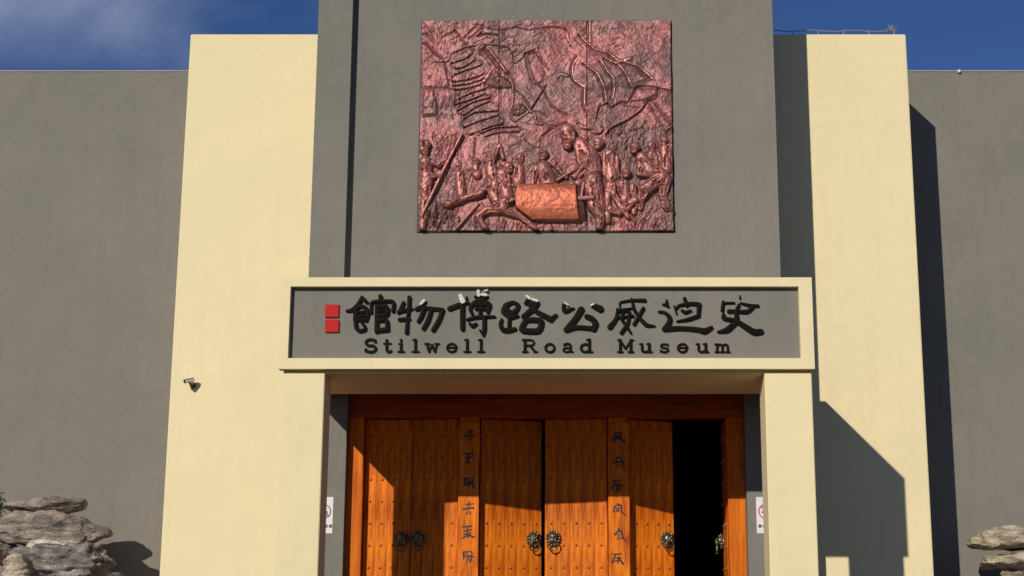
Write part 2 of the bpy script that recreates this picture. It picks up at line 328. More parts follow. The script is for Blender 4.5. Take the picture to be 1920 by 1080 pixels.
# ---- the English line: slab letters on a unit box (x -.5...5, y 0..1 cap height)
def arc(cx, cy, rx, ry, a0, a1, n=9):
    return [(cx+rx*math.cos(math.radians(a0+(a1-a0)*i/(n-1))), cy+ry*math.sin(math.radians(a0+(a1-a0)*i/(n-1)))) for i in range(n)]
TH, TN = .085, .05
G = {
 'S': [([(.36, .74), (.36, .95)], TN), (arc(0, .73, .36, .24, 15, 180)+arc(0, .73, .36, .24, 200, 262, 4)+arc(.0, .26, .38, .25, 80, -20, 6)+arc(0, .26, .38, .25, -40, -170), TH), ([(-.4, .26), (-.4, .05)], TN)],
 't': [([(-.1, .92), (-.1, .2)]+arc(.12, .2, .22, .18, 180, 320, 6), TH), ([(-.38, .66), (.3, .66)], TN)],
 'i': [([(0, .66), (0, .03)], TH), ([(-.25, .64), (0, .64)], TN), ([(-.36, .04), (.36, .04)], TN), ([(0, .9), (0, .93)], .085)],
 'l': [([(0, .95), (0, .03)], TH), ([(-.28, .95), (0, .95)], TN), ([(-.38, .04), (.38, .04)], TN)],
 'w': [([(-.36, .64), (-.2, .06)], TH), ([(-.2, .06), (0, .56)], TN), ([(0, .56), (.2, .06)], TH), ([(.2, .06), (.36, .64)], TN), ([(-.5, .65), (-.2, .65)], TN), ([(.2, .65), (.5, .65)], TN)],
 'e': [(arc(0, .34, .38, .31, 0, 325, 16), .07), ([(-.36, .36), (.36, .36)], TN)],
 'R': [([(-.3, .95), (-.3, .04)], TH), ([(-.45, .95), (.05, .95)]+arc(.05, .74, .24, .21, 80, -80, 7)+[(-.3, .52)], .06), ([(0, .52), (.18, .3), (.34, .06)], .075), ([(-.46, .04), (-.12, .04)], TN), ([(.28, .04), (.48, .04)], TN)],
 'o': [(arc(0, .33, .38, .31, 90, 450, 18), .075)],
 'a': [(arc(-.02, .48, .28, .18, 150, 20, 6)+[(.24, .4), (.24, .1)], .075), (arc(-.06, .19, .28, .16, 60, 330, 10), .06), ([(.24, .06), (.45, .04)], TN)],
 'd': [(arc(-.06, .33, .33, .3, 40, 320, 14), .075), ([(.25, .98), (.25, .04)], TH), ([(.05, .97), (.25, .97)], TN), ([(.25, .04), (.48, .04)], TN)],
 'M': [([(-.34, .95), (-.34, .04)], TH), ([(.34, .95), (.34, .04)], TH), ([(-.34, .92), (0, .3)], .075), ([(0, .3), (.34, .92)], .055), ([(-.5, .95), (-.3, .95)], TN), ([(.3, .95), (.5, .95)], TN), ([(-.5, .04), (-.18, .04)], TN), ([(.18, .04), (.5, .04)], TN)],
 'u': [([(-.28, .64), (-.28, .22)]+arc(-.04, .2, .24, .16, 180, 330, 6)+[(.26, .16)], .075), ([(.26, .65), (.26, .04)], TH), ([(-.45, .65), (-.28, .65)], TN), ([(.08, .65), (.26, .65)], TN), ([(.26, .04), (.46, .04)], TN)],
 's': [(arc(0, .49, .3, .15, 20, 180, 7)+arc(0, .49, .3, .15, 200, 260, 3)+arc(0, .19, .32, .16, 80, -20, 5)+arc(0, .19, .32, .16, -40, -165, 6), .062), ([(.3, .48), (.3, .64)], .035), ([(-.34, .2), (-.34, .04)], .035)],
 'm': [([(-.36, .64), (-.36, .04)], .07), ([(-.36, .5)]+arc(-.18, .46, .17, .16, 150, 0, 6)+[(-.01, .04)], .065), ([(0, .5)]+arc(.18, .46, .17, .16, 150, 0, 6)+[(.35, .04)], .065), ([(-.5, .64), (-.36, .64)], TN), ([(-.48, .04), (-.24, .04)], TN), ([(-.12, .04), (.12, .04)], TN), ([(.24, .04), (.48, .04)], TN)],
}
LINE = [('S', 695, 25), ('t', 727, 20), ('i', 752, 16), ('l', 779, 17), ('w', 810, 27), ('e', 847, 23), ('l', 876, 17), ('l', 902, 17), ('R', 993, 29), ('o', 1031, 22), ('a', 1064, 23), ('d', 1099, 25),
        ('M', 1173, 29), ('u', 1211, 25), ('s', 1246, 22), ('e', 1280, 23), ('u', 1317, 25), ('m', 1355, 28)]
for ch, u, wd in LINE:
    v0 = 660.5+(u-1000)*.0010; bm = bmesh.new()
    for k, (pts, th) in enumerate(G[ch]):
        pp = []
        for x, y in pts:
            p = at(u+x*wd, v0-y*24.5, PY-.02); pp.append((p.x, p.z))
        stroke(bm, pp, [(th*1.32)*24/153]*len(pp), PY+.002, .018+.0006*k, .001, smooth=False, caps=2)
    obj('letter', bm, M['black'], por)
for v0, v1 in ((571, 595), (599, 623)):
    a = at(610, v0, PY-.02); b = at(635, v1, PY-.02)
    obj('red_seal', boxes((a.x, b.x, PY-.03, PY+.001, b.z, a.z), bev=.004), M['red'], por)

# ------------------------------------------------------------------ doors
FR = TW+.17
LZ1 = EYE+3.185
drs = empty('entrance_doors', (0, FR, FLOOR))
tag(drs, 'orange wooden studded doors in three bays under the portico, one right hand leaf standing open', 'doors')
obj('threshold', boxes((OX0, OX1, FR-.05, FR+.3, FLOOR+.001, FLOOR+.09)), M['wood_edge'], drs)
obj('head_beam', boxes((OX0, OX1, FR, FR+.2, LZ1, OZ-.002), bev=.006), M['beam'], drs)
BAYS = ((-2.74, -1.445), (-1.167, .569), (.854, 2.183))
for a, b in ((OX0+.002, -2.74), (-1.435, -1.177), (.579, .844), (2.183, OX1-.002)):
    obj('post', boxes((a, b, FR, FR+.2, FLOOR+.09, LZ1), bev=.006), M['wood_edge'], drs)
Z0 = FLOOR+.10; Z1 = LZ1-.004
_cache = {}
def shared(key, build):
    if key not in _cache:
        me = bpy.data.meshes.new(key); bm = build(); bm.to_mesh(me); bm.free(); _cache[key] = me
    return _cache[key]
def child(name, me, m, parent, loc=(0, 0, 0), kind=None):
    if not me.materials: me.materials.append(m)
    o = bpy.data.objects.new(name, me); COL.objects.link(o); o.parent = parent; o.location = loc
    if kind: o['kind'] = kind
    return o
def knocker():
    bm = bmesh.new()
    ball(bm, (0, 0, 0), .10, 1, .35, 1.05, 14)                    # back plate
    ball(bm, (0, -.035, .02), .066, 1, .9, 1.0, 12)               # head
    for s in (-1, 1):
        ball(bm, (s*.052, -.05, .075), .022, 1, .8, 1.1); ball(bm, (s*.027, -.088, .035), .016); ball(bm, (s*.032, -.09, -.012), .020)
    ball(bm, (0, -.098, .01), .019, .9, 1, 1.5)
    for k in range(14):
        a = k/14*2*math.pi; ball(bm, (.086*math.cos(a), -.03, .01+.092*math.sin(a)), .021, 1, .8, 1, 6)
    tube(bm, [(.068*math.cos(t), -.085-.01*math.sin(t), -.088+.072*math.sin(t)) for t in [k/18*2*math.pi for k in range(18)]], .011, 6, closed=True)
    ball(bm, (0, -.098, -.155), .018, 1, .7, .7)
    for f in bm.faces: f.smooth = True
    return bm
def leaf(hx, hy, w, ang, side, cols, knock=True):
    """side +1: hinge on the left, leaf runs right; opens inwards by ang degrees"""
    bm = boxes((0 if side > 0 else -w, w if side > 0 else 0, .022, .055, Z0, Z1))
    me = bpy.data.meshes.new('door_leaf'); bm.to_mesh(me); bm.free(); me.materials.append(M['wood_edge'])
    o = bpy.data.objects.new('door_leaf', me); COL.objects.link(o); o.parent = drs
    o.location = (hx, hy-FR, -FLOOR); o.rotation_euler = (0, 0, math.radians(ang)*side)
    pw = w/cols
    pl = shared('plank_%.3f' % pw, lambda: boxes((.0012, pw-.0012, 0, .0215, Z0+.003, Z1-.003), bev=.002))
    x0 = 0 if side > 0 else -w
    for k in range(cols): child('plank', pl, M['wood'], o, (x0+k*pw, random.uniform(-.002, .002), 0))
    def studs():
        bm = bmesh.new(); z = EYE+1.181
        while z > Z0+.25: z -= .295
        while z < Z1-.08:
            for k in range(cols):
                ball(bm, (x0+(k+.5)*pw, -.004, z), .019, 1, 1.0, 1, 6)
            z += .295
        for f in bm.faces: f.smooth = True
        return bm
    child('studs', shared('studs_%d_%.2f_%d' % (cols, w, side), studs), M['studs'], o, kind='stuff')
    if knock: child('knocker', shared('knocker', knocker), M['bronze'], o, ((w-.115)*side, -.012, EYE+1.56))
    return o
random.seed(4)
leaf(-2.73, TW+.33, .635, 0, 1, 4)
leaf(-1.455, TW+.25, .635, 6.5, -1, 4)
leaf(-1.157, TW+.28, .85, 13.5, 1, 5)
leaf(.559, TW+.24, .845, 4.6, -1, 5)
leaf(.864, TW+.30, .655, 22, 1, 4)
leaf(2.173, TW+.34, .655, 91, -1, 4)

# couplet boards fixed on the two middle posts, with brush characters
K = (840, 900, 5.053)
CL = [[([(200,205),(200,255)],5),([(165,232),(235,226)],5),([(143,277),(242,264)],6),([(178,255),(176,272)],4),([(222,255),(222,270)],4),([(185,298),(172,325)],5),([(205,300),(215,322)],5)],
      [([(135,442),(225,436)],6),([(182,440),(185,545)],6),([(150,482),(222,470)],5),([(150,512),(215,502)],5),([(182,520),(140,548)],6),([(190,518),(245,542)],7)],
      [([(143,680),(150,745)],6),([(145,682),(172,676),(152,705),(170,722)],4),([(182,677),(225,680),(220,715),(182,712),(182,677)],4),([(170,727),(240,724)],5),([(190,735),(178,778)],5),([(222,735),(205,780)],5),([(200,752),(228,762)],4)]]
CR = [[([(1582,245),(1568,302)],6),([(1580,245),(1640,240),(1642,292),(1680,335)],6),([(1595,262),(1622,302)],5),([(1622,262),(1590,302)],5),([(1605,225),(1625,232)],5)],
      [([(1620,460),(1588,520)],6),([(1600,490),(1640,482),(1655,540),(1682,582)],6),([(1622,508),(1608,542)],4),([(1600,562),(1642,548)],4),([(1575,500),(1580,520)],4)],
      [([(1568,702),(1640,700)],5),([(1590,705),(1556,782)],6),([(1592,742),(1640,735)],5),([(1612,725),(1610,790)],5),([(1580,770),(1625,760)],5),([(1625,750),(1662,798)],7)]]
for (a, b), glyphs, lab in (((-1.445, -1.167), CL, 'left couplet board with black brush characters, on the post left of the central door pair'),
                            ((.569, .854), CR, 'right couplet board with black brush characters, on the post right of the central door pair')):
    t = empty('couplet_board', ((a+b)/2, TW+.12, FLOOR+.3)); tag(t, lab, 'board', 'couplet boards flanking the middle doors')
    obj('board', boxes((a, b, TW+.12, TW+.168, FLOOR+.3, LZ1-.08), bev=.005), M['wood'], t)
    yb = TW+.12
    for row in range(-3, 6):
        g = glyphs[row % 3]; bm = bmesh.new()
        if not 0 <= row < 3:                    # other characters of the same hand
            o2 = (CL if glyphs is CR else CR)[(row*2+1) % 3]; du = np.mean([p[0] for q_, _ in g for p in q_])-np.mean([p[0] for q_, _ in o2 for p in q_]); dv = np.mean([p[1] for q_, _ in g for p in q_])-np.mean([p[1] for q_, _ in o2 for p in q_])
            h_ = 3+(row % 2); g = g[:h_]+[([(x+du, y+dv) for x, y in q_], w_) for q_, w_ in o2[h_-1:]]
        # rows 0..2 stand where the photo shows them, the others repeat above and below
        base = (row-(row % 3))
        for k, (pts, r) in enumerate(g):
            pp = []
            for q in pts:
                p = at(K[0]+q[0]/K[2], K[1]+q[1]/K[2], yb); pp.append((p.x, p.z-base*.326))
            stroke(bm, pp, [r*(.75+.75*math.sin(math.pi*(i_+.7)/(len(pp)+.4)))/K[2]/140 for i_ in range(len(pp))], yb+.001, .003+.0003*k, .001, smooth=len(pp) > 2, caps=2)
        obj('character', bm, M['ink'], t)

# ------------------------------------------------------------------ posters on the grey wall beside the doors
def poster(x0, x1, u_c, lab, ringm):
    a = at(1000, 932, TW); b = at(1000, 1000, TW); t = empty('poster', ((x0+x1)/2, TW, b.z)); tag(t, lab, 'poster')
    obj('sheet', boxes((x0, x1, TW-.006, TW-.001, b.z, a.z)), M['paper'], t)
    cx = (x0+x1)/2; cz = b.z+(a.z-b.z)*.60; r = min(.115, (x1-x0)*.40)
    bm = bmesh.new(); n = 32
    ri = [[bm.verts.new((cx+rr*math.cos(k/n*2*math.pi), y, cz+rr*math.sin(k/n*2*math.pi))) for k in range(n)] for rr, y in ((r, TW-.0065), (r, TW-.009), (r*.86, TW-.009), (r*.86, TW-.0065))]
    for A, B in zip(ri, ri[1:]):
        for k in range(n): bm.faces.new((A[k], A[(k+1) % n], B[(k+1) % n], B[k]))
    stroke(bm, [(cx-r*.62, cz+r*.62), (cx+r*.62, cz-r*.62)], [.009, .009], TW-.0065, .003, 0, smooth=False)
    obj('prohibition_ring', bm, ringm, t)
    for k in range(4): obj('caption_mark', boxes((cx-.11+.06*k, cx-.11+.06*k+.042, TW-.009, TW-.0062, b.z+.075, b.z+.115)), M['postergrey'], t)
    obj('caption_mark', boxes((cx-.02, cx+.015, TW-.009, TW-.0062, b.z+.028, b.z+.038)), M['postergrey'], t)
    bm = bmesh.new(); stroke(bm, [(cx-r*.55, cz-.008), (cx+r*.5, cz-.008)], [.010, .010], TW-.0065, .0015, 0, smooth=False, caps=1)
    obj('cigarette', bm, M['postergrey'], t)
poster(-3.335, -3.10, 0, 'white poster with dark ring, on grey wall left of the doors, half behind pillar', M['postergrey'])
poster(2.535, 2.80, 0, 'white poster with red ring, on grey wall right of the doors, half behind pillar', M['posterred'])

# ------------------------------------------------------------------ security camera on the left cream block
c0 = at(362, 722, BL); t = empty('security_camera', c0); tag(t, 'small white bullet security camera fixed low on the left cream block', 'camera')
bm = bmesh.new(); ball(bm, c0+Vector((0, -.005, -.005)), .05, 1, .45, 1, 14); obj('mounting_base', bm, M['bracket'], t, smooth=True)
bm = tube(bmesh.new(), [c0+Vector((0, -.02, 0)), c0+Vector((-.01, -.10, -.01)), c0+Vector((-.03, -.13, .03))], .018); obj('bracket', bm, M['bracket'], t, smooth=True)
bd = Vector((-.72, -.62, -.30)).normalized(); p0 = c0+Vector((.035, -.12, .06))
bm = tube(bmesh.new(), [p0, p0+bd*.03, p0+bd*.15], [.024, .030, .030], 12); ho = obj('housing', bm, M['white'], t)
bm = boxes((-.036, .036, 0, .19, .027, .033)); q = bd.to_track_quat('Y', 'Z')
for v in bm.verts: v.co = q @ v.co + p0
obj('sunshield', bm, M['white'], t)
bm = tube(bmesh.new(), [p0+bd*.148, p0+bd*.156], [.026, .024], 12); obj('lens', bm, M['lens'], t)

# ------------------------------------------------------------------ cable along the roof edge of the right block
pts = []
for k in range(24):
    x = XT1+.02+k*(2.14/23); pts.append((x, BL+.05, ZB+.075+.012*math.sin(k*.9)+.006*math.sin(k*2.3)))
t = empty('roof_cable', (XT1, BL, ZB)); tag(t, 'thin pale cable run along the top edge of the right cream block', 'cable')
bm = tube(bmesh.new(), pts, .007, 6); obj('cable', bm, M['cable'], t)
bm = bmesh.new(); random.seed(9); q = Vector((at(1672, 56, BL).x, BL+.06, ZB+.07))
tube(bm, [q+Vector((.07*math.sin(k*1.9), .03*math.cos(k*1.3), .05+.05*math.cos(k*2.4))) for k in range(14)], .006, 5); obj('coil', bm, M['cable'], t)
for k in range(6):
    x = XT1+.15+k*.39; obj('clip', boxes((x, x+.012, BL+.04, BL+.06, ZB, ZB+.08)), M['cable'], t)
t = empty('wall_lamp', (at(1798, 140, WG).x, WG, ZW)); tag(t, 'tiny white lamp head on the top edge of the right grey wing wall', 'lamp')
bm = bmesh.new(); ball(bm, (t.location.x, WG-.03, ZW-.005), .032, seg=10); obj('lamp_head', bm, M['white'], t, smooth=True)
bm = tube(bmesh.new(), [(t.location.x, WG-.03, ZW-.01), (t.location.x, WG+.02, ZW-.06)], .01, 6); obj('lamp_arm', bm, M['cable'], t)

# ------------------------------------------------------------------ bronze relief: one worked sheet, split where figure meets ground
rel = empty('bronze_relief', ((RX0+RX1)/2, TW, RZ0)); tag(rel, 'reddish bronze relief of road builders with a roller, set in the grey tower', 'relief')
NX, NZ = 620, 545
g = .022
xs = np.linspace(RX0+g, RX1-g, NX); zs = np.linspace(RZ0+g, RZ1-g, NZ)
XX, ZZ = np.meshgrid(xs, zs)
zc = TW*CP+(ZZ-EYE)*SP; yc = -TW*SP+(ZZ-EYE)*CP
U = CX+F*XX/zc; V = 540-F*yc/zc
rng = np.random.default_rng(7)
def vnoise(su, sv, seed, ang=0):
    r = np.random.default_rng(seed); c, s = math.cos(ang), math.sin(ang)
    a = ((U-780)*c+(V-30)*s)/su+200; b = (-(U-780)*s+(V-30)*c)/sv+200
    gt = r.random((600, 600)); ia = np.floor(a).astype(int); ib = np.floor(b).astype(int); fa = a-ia; fb = b-ib
    fa = fa*fa*(3-2*fa); fb = fb*fb*(3-2*fb); ia %= 599; ib %= 599
    return (gt[ib, ia]*(1-fa)+gt[ib, ia+1]*fa)*(1-fb)+(gt[ib+1, ia]*(1-fa)+gt[ib+1, ia+1]*fa)*fb-.5
LK = .66; POL = True; LM = np.zeros(XX.shape, bool)
PXM = .0075                                       # metres per photo pixel here
Hh = vnoise(46, 40, 1)*6+vnoise(17, 15, 2)*2.6+vnoise(7, 6, 3)*.9+vnoise(3, 2.6, 4)*.5+vnoise(1.7, 1.7, 5)*.2
def bbox(pts, m):
    x = [p[0] for p in pts]; y = [p[1] for p in pts]
    mk = (U > min(x)-m) & (U < max(x)+m) & (V > min(y)-m) & (V < max(y)+m)
    r = np.where(mk.any(1))[0]; c = np.where(mk.any(0))[0]
    if not len(r) or not len(c): return None
    return slice(r[0], r[-1]+1), slice(c[0], c[-1]+1)
def segd(u, v, a, b):
    ax, ay = a[:2]; bx, by = b[:2]; dx, dy = bx-ax, by-ay; l = dx*dx+dy*dy+1e-9
    t = np.clip(((u-ax)*dx+(v-ay)*dy)/l, 0, 1)
    return np.hypot(u-ax-t*dx, v-ay-t*dy), t
def line(pts, w, h, soft=1.0):
    h *= LK
    s = bbox(pts, w*3+2)
    if s is None: return
    u, v = U[s], V[s]; dd = np.full(u.shape, 1e9)
    for a, b in zip(pts, pts[1:]): dd = np.minimum(dd, segd(u, v, a, b)[0])
    Hh[s] += h*np.exp(-(dd/w)**2*soft)
    if POL and h > 2: LM[s] |= dd < max(.75, w*.55)
def curve(pts, n=5):
    o, _ = spline(pts, [0]*len(pts), n); return [tuple(p) for p in o]
def poly(pts, h, edge=1.5, add=True):
    s = bbox(pts, 3)
    if s is None: return
    u, v = U[s], V[s]; ins = np.zeros(u.shape, bool); dd = np.full(u.shape, 1e9); q = list(pts)+[pts[0]]
    for a, b in zip(q, q[1:]):
        c = (a[1] > v) != (b[1] > v)
        ins ^= c & (u < (b[0]-a[0])*(v-a[1])/((b[1]-a[1]) or 1e-9)+a[0])
        dd = np.minimum(dd, segd(u, v, a, b)[0])
    Hh[s] += np.where(ins, np.clip(dd/edge, 0, 1), 0)*h
def tl(t, pts):
    o = {'A': (780, 30), 'B': (1020, 30), 'C': (780, 160), 'D': (1020, 160), 'E': (780, 300), 'F': (1020, 300)}[t]
    return [(o[0]+p[0]/7.68, o[1]+p[1]/7.68) for p in pts]
# mountains and terraces of the background
poly(tl('A', [(80, 420), (170, 430), (290, 560), (420, 640), (480, 900), (500, 1075), (80, 1075)]), 4, 5)
poly(tl('C', [(80, 0), (270, 100), (330, 300), (330, 470), (80, 480)]), 5, 6)
line(curve(tl('A', [(80, 290), (170, 290), (270, 410)])), 1.3, -5); line(curve(tl('A', [(80, 430), (180, 430), (300, 550), (400, 640)])), 1.5, -6)
line(curve(tl('A', [(270, 680), (440, 672), (480, 620), (500, 560), (620, 505), (750, 455), (860, 440)])), 1.5, 7)
line(curve(tl('A', [(980, 430), (1180, 440), (1330, 470), (1345, 500)])), 1.4, 7)
line(curve(tl('A', [(1370, 540), (1380, 650), (1420, 690), (1500, 640), (1540, 600), (1560, 540), (1700, 500), (1740, 470), (1750, 560), (1800, 640), (1900, 780)])), 1.5, 6)
line(tl('A', [(1570, 560), (1590, 640), (1620, 800), (1680, 980), (1850, 1060)]), 1.5, -6)
line(curve(tl('A', [(1700, 540), (1800, 700), (1850, 900), (1780, 1000), (1830, 1070)])), 1.5, -5)
poly(tl('A', [(1575, 550), (1700, 525), (1800, 690), (1880, 850), (1840, 1060), (1700, 960), (1620, 760)]), -3, 4)
POL = False; line(tl('A', [(930, 520), (1190, 830)]), 4.0, 7); POL = True; line(tl('A', [(1050, 500), (1200, 690), (1300, 830)]), 2.2, 7); line(tl('A', [(1000, 510), (1240, 800)]), 1.2, -6)
line(tl('A', [(1290, 835), (1310, 840)]), 3.2, 9); line(tl('A', [(940, 490), (970, 470)]), 3, 8)
line(curve(tl('A', [(560, 215), (720, 420), (780, 470), (830, 545), (760, 620)])), 1.4, -6)
for q, hh in (([(700, 330), (800, 230), (860, 180)], -6), ([(770, 340), (960, 210), (990, 175), (880, 150)], -5), ([(900, 310), (1000, 285), (1090, 290), (1190, 305)], -7), ([(870, 300), (960, 230)], 5),
              ([(830, 400), (1000, 330), (1120, 350), (1050, 420)], 4), ([(380, 330), (430, 290), (520, 260), (560, 230)], -5), ([(220, 240), (280, 400)], -5)):
    line(curve(tl('A', q)), 1.5, hh)
# the switchback road, row by row
rows = [((505, 690), (700, 625), (770, 570)), ((570, 770), (700, 740), (850, 640)), ((560, 860), (700, 800), (940, 720)), ((520, 960), (760, 930), (980, 850)), ((530, 1020), (760, 990), (970, 920)),
        ((560, 1080), (800, 1040), (1000, 980)), ((620, 1200), (800, 1120), (990, 1070)), ((560, 1290), (800, 1210), (980, 1140)), ((600, 1380), (820, 1250), (1060, 1190)), ((690, 1450), (850, 1330), (1070, 1230)),
        ((690, 1500), (860, 1400), (1170, 1380)), ((690, 1620), (900, 1530), (1180, 1440)), ((780, 1720), (960, 1650), (1240, 1560)), ((950, 1700), (1150, 1620), (1450, 1600)), ((1000, 1750), (1200, 1690), (1480, 1680))]
for k, q in enumerate(rows):
    line(curve(tl('A', q), 6), 1.05, 6); q2 = [(x+4, y+16) for x, y in q]; line(curve(tl('A', q2), 6), .9, -4.5)
    if k+1 < len(rows):
        n = rows[k+1]
        a, b = (q[2], n[2]) if k % 2 else (q[0], n[0])
        line(curve(tl('A', [a, ((a[0]+b[0])/2+(45 if k % 2 else -45), (a[1]+b[1])/2), b])), 1.3, 5)
line(curve(tl('C', [(900, 740), (960, 660), (1100, 600), (1240, 560)])), 1.3, 5)
# dark bushes
line(tl('A', [(1080, 800), (1040, 900), (970, 980), (960, 1060)]), 3.5, 6); line(tl('A', [(1370, 930), (1410, 1070)]), 1.5, 5); line(tl('A', [(1225, 1060), (1225, 1500)]), 1.2, -5)
line(curve(tl('C', [(1390, 0), (1400, 200), (1390, 300), (1350, 440), (1420, 530), (1530, 460), (1620, 400)])), 1.6, 6)
line(curve(tl('C', [(1460, 100), (1560, 200), (1650, 350)])), 1.3, -6); line(tl('C', [(1870, 30), (1780, 180), (1670, 370)]), 1.5, -7); line(tl('C', [(1840, 60), (1760, 190), (1650, 340)]), 1.2, 5)
line(curve(tl('C', [(1640, 400), (1710, 430), (1740, 570), (1860, 590), (1920, 620)])), 1.8, 7); line(curve(tl('C', [(1680, 400), (1780, 400), (1900, 480)])), 1.2, -5)
line(curve(tl('D', [(0, 100), (100, 300), (200, 380), (330, 440)])), 1.7, -7); line(tl('D', [(0, 590), (180, 610), (330, 550)]), 1.4, -6); line(curve(tl('D', [(130, 640), (0, 750)])), 1.4, -6)
line(curve(tl('C', [(1900, 650), (1780, 760), (1760, 900), (1640, 880), (1560, 780)])), 1.5, 5)
# feather or flag arcs in the upper right
for q in ([(470, 600), (400, 720), (385, 830), (420, 960), (560, 1070)], [(560, 720), (650, 800), (745, 870), (800, 980), (850, 1100), (870, 1230)], [(800, 690), (900, 850), (975, 940), (985, 1100), (960, 1220)],
          [(860, 640), (960, 700), (1060, 745), (1170, 900), (1250, 1060)], [(640, 450), (720, 520), (900, 560), (1050, 680), (1200, 720), (1340, 760), (1540, 940)], [(500, 290), (560, 380), (640, 460)], [(635, 90), (635, 400)],
          [(560, 1100), (560, 1300), (600, 1400)]):
    c = curve(tl('B', q), 6); line(c, 1.6, -8); line([(a+3, b-1.5) for a, b in c], 2.4, 3.5)
poly(curve(tl('B', [(480, 590), (700, 520), (900, 560), (1100, 700), (1340, 770), (1540, 950), (1250, 1060), (980, 1060), (850, 1200), (560, 1060), (400, 900)]), 3), 4, 10)
line(tl('B', [(1050, 690), (1240, 640)]), 3.5, 5); line(curve(tl('B', [(190, 900), (240, 860), (330, 880)])), 3, 5)
for q in ([(220, 300), (250, 340)], [(290, 310), (300, 330)], [(330, 270), (350, 390)], [(350, 240), (370, 440)]): line(tl('B', q), 1.7, 5)
line(curve(tl('B', [(0, 190), (150, 185), (280, 200), (360, 260), (370, 420)])), 1.3, -6); line(curve(tl('B', [(-800, 210), (-600, 230), (-400, 190), (-200, 230), (0, 200)])), 1.2, -4)
# map outlines
c = curve(tl('D', [(900, 260), (800, 310), (765, 360), (745, 430), (750, 500), (820, 580), (835, 640), (800, 695), (730, 695), (680, 650), (620, 640), (550, 630), (480, 560)]), 6)
line(c, 1.9, 8); line([(a+2.2, b+2.2) for a, b in c], 1.5, -6)
line(curve(tl('D', [(780, 330), (890, 262), (960, 345), (1040, 300), (1120, 258), (1200, 270), (1270, 160), (1330, 45), (1480, 30), (1640, 60), (1840, 110)]), 5), 1.4, -8)
line(tl('D', [(1640, 70), (1650, 170), (1600, 220), (1460, 265)]), 2.0, -8); poly(tl('D', [(1330, 60), (1620, 70), (1630, 160), (1460, 250), (1210, 270)]), 4, 4)
c = curve(tl('D', [(1470, 250), (1380, 370), (1200, 500), (1000, 600), (930, 650), (880, 720)]), 5); line(c, 1.3, 6); line([(a+1.5, b+2.5) for a, b in c], 1.5, -7)
line(tl('D', [(1150, 300), (1380, 330)]), 1.4, 5); line(tl('D', [(1560, 250), (1840, 560)]), 1.4, -6); line(tl('D', [(1510, 290), (1600, 470), (1780, 740)]), 1.3, -6); POL = False; line(tl('D', [(1550, 300), (1800, 640)]), 5, 5)
POL = False
# hatched grass and foliage
def hatch(n, u0, u1, v0, v1, ang, ln, h, w=.9, seed=1):
    r = random.Random(seed)
    for _ in range(n):
        x, y = r.uniform(u0, u1), r.uniform(v0, v1); a = math.radians(ang+r.uniform(-28, 28)); l = ln*r.uniform(.5, 1.3)
        line([(x, y), (x+l*math.cos(a), y-l*math.sin(a))], w, h*r.uniform(.4, 1)*r.choice((1, 1, -1)))
hatch(90, 1135, 1262, 240, 300, 55, 12, 5, seed=1); hatch(120, 783, 1268, 418, 437, 85, 11, 5, 1.2, seed=2); hatch(70, 785, 850, 390, 437, 80, 26, 5, 1.5, seed=3)
hatch(60, 815, 860, 262, 300, 80, 14, 4, seed=4); hatch(90, 1100, 1265, 250, 330, 60, 9, 4, seed=5); hatch(60, 790, 890, 150, 230, 75, 14, 4, seed=6); hatch(40, 1000, 1262, 45, 110, 30, 7, 2.5, seed=7)
hatch(70, 790, 1000, 45, 120, 35, 10, 3, seed=8); hatch(60, 900, 1080, 225, 330, 20, 12, 3, seed=9); hatch(70, 1090, 1150, 300, 420, 85, 12, 4, seed=10); hatch(60, 930, 970, 340, 400, 80, 16, 4, seed=11)
hatch(50, 835, 900, 330, 385, 70, 14, 3, seed=12); hatch(60, 1120, 1268, 395, 432, 60, 9, 4, seed=13)
hatch(200, 783, 1265, 42, 435, 50, 6, 1.5, .8, seed=14)
line([(857, 262), (848, 300), (838, 330)], 1.5, -6); line([(892, 262), (889, 305)], 1.6, -6)
LK = .8
for x_ in (939, 1103): line([(x_-2, 38), (x_-2, 437)], .8, -5)
LK = .8; hatch(700, 783, 1265, 42, 435, 65, 4, 2.6, .7, seed=15); # figures
keep = Hh.copy(); bush = []
for q in (curve(tl('A', [(1030, 1060), (1050, 960), (1130, 890), (1230, 880), (1330, 930), (1390, 1060), (1200, 1075)]), 4), curve(tl('C', [(1380, 455), (1395, 340), (1480, 275), (1590, 330), (1600, 400), (1480, 470)]), 4)):
    Hh[:] = 0; poly(q, 4, 4); bush.append(Hh > 0); keep = keep+Hh
Hh = keep+0
owner = np.zeros(U.shape, int)
fig_names = []
for b in bush: fig_names.append('relief_bush'); owner[b] = len(fig_names); Hh[b] += vnoise(2.2, 2.2, 300)[b]*2.5
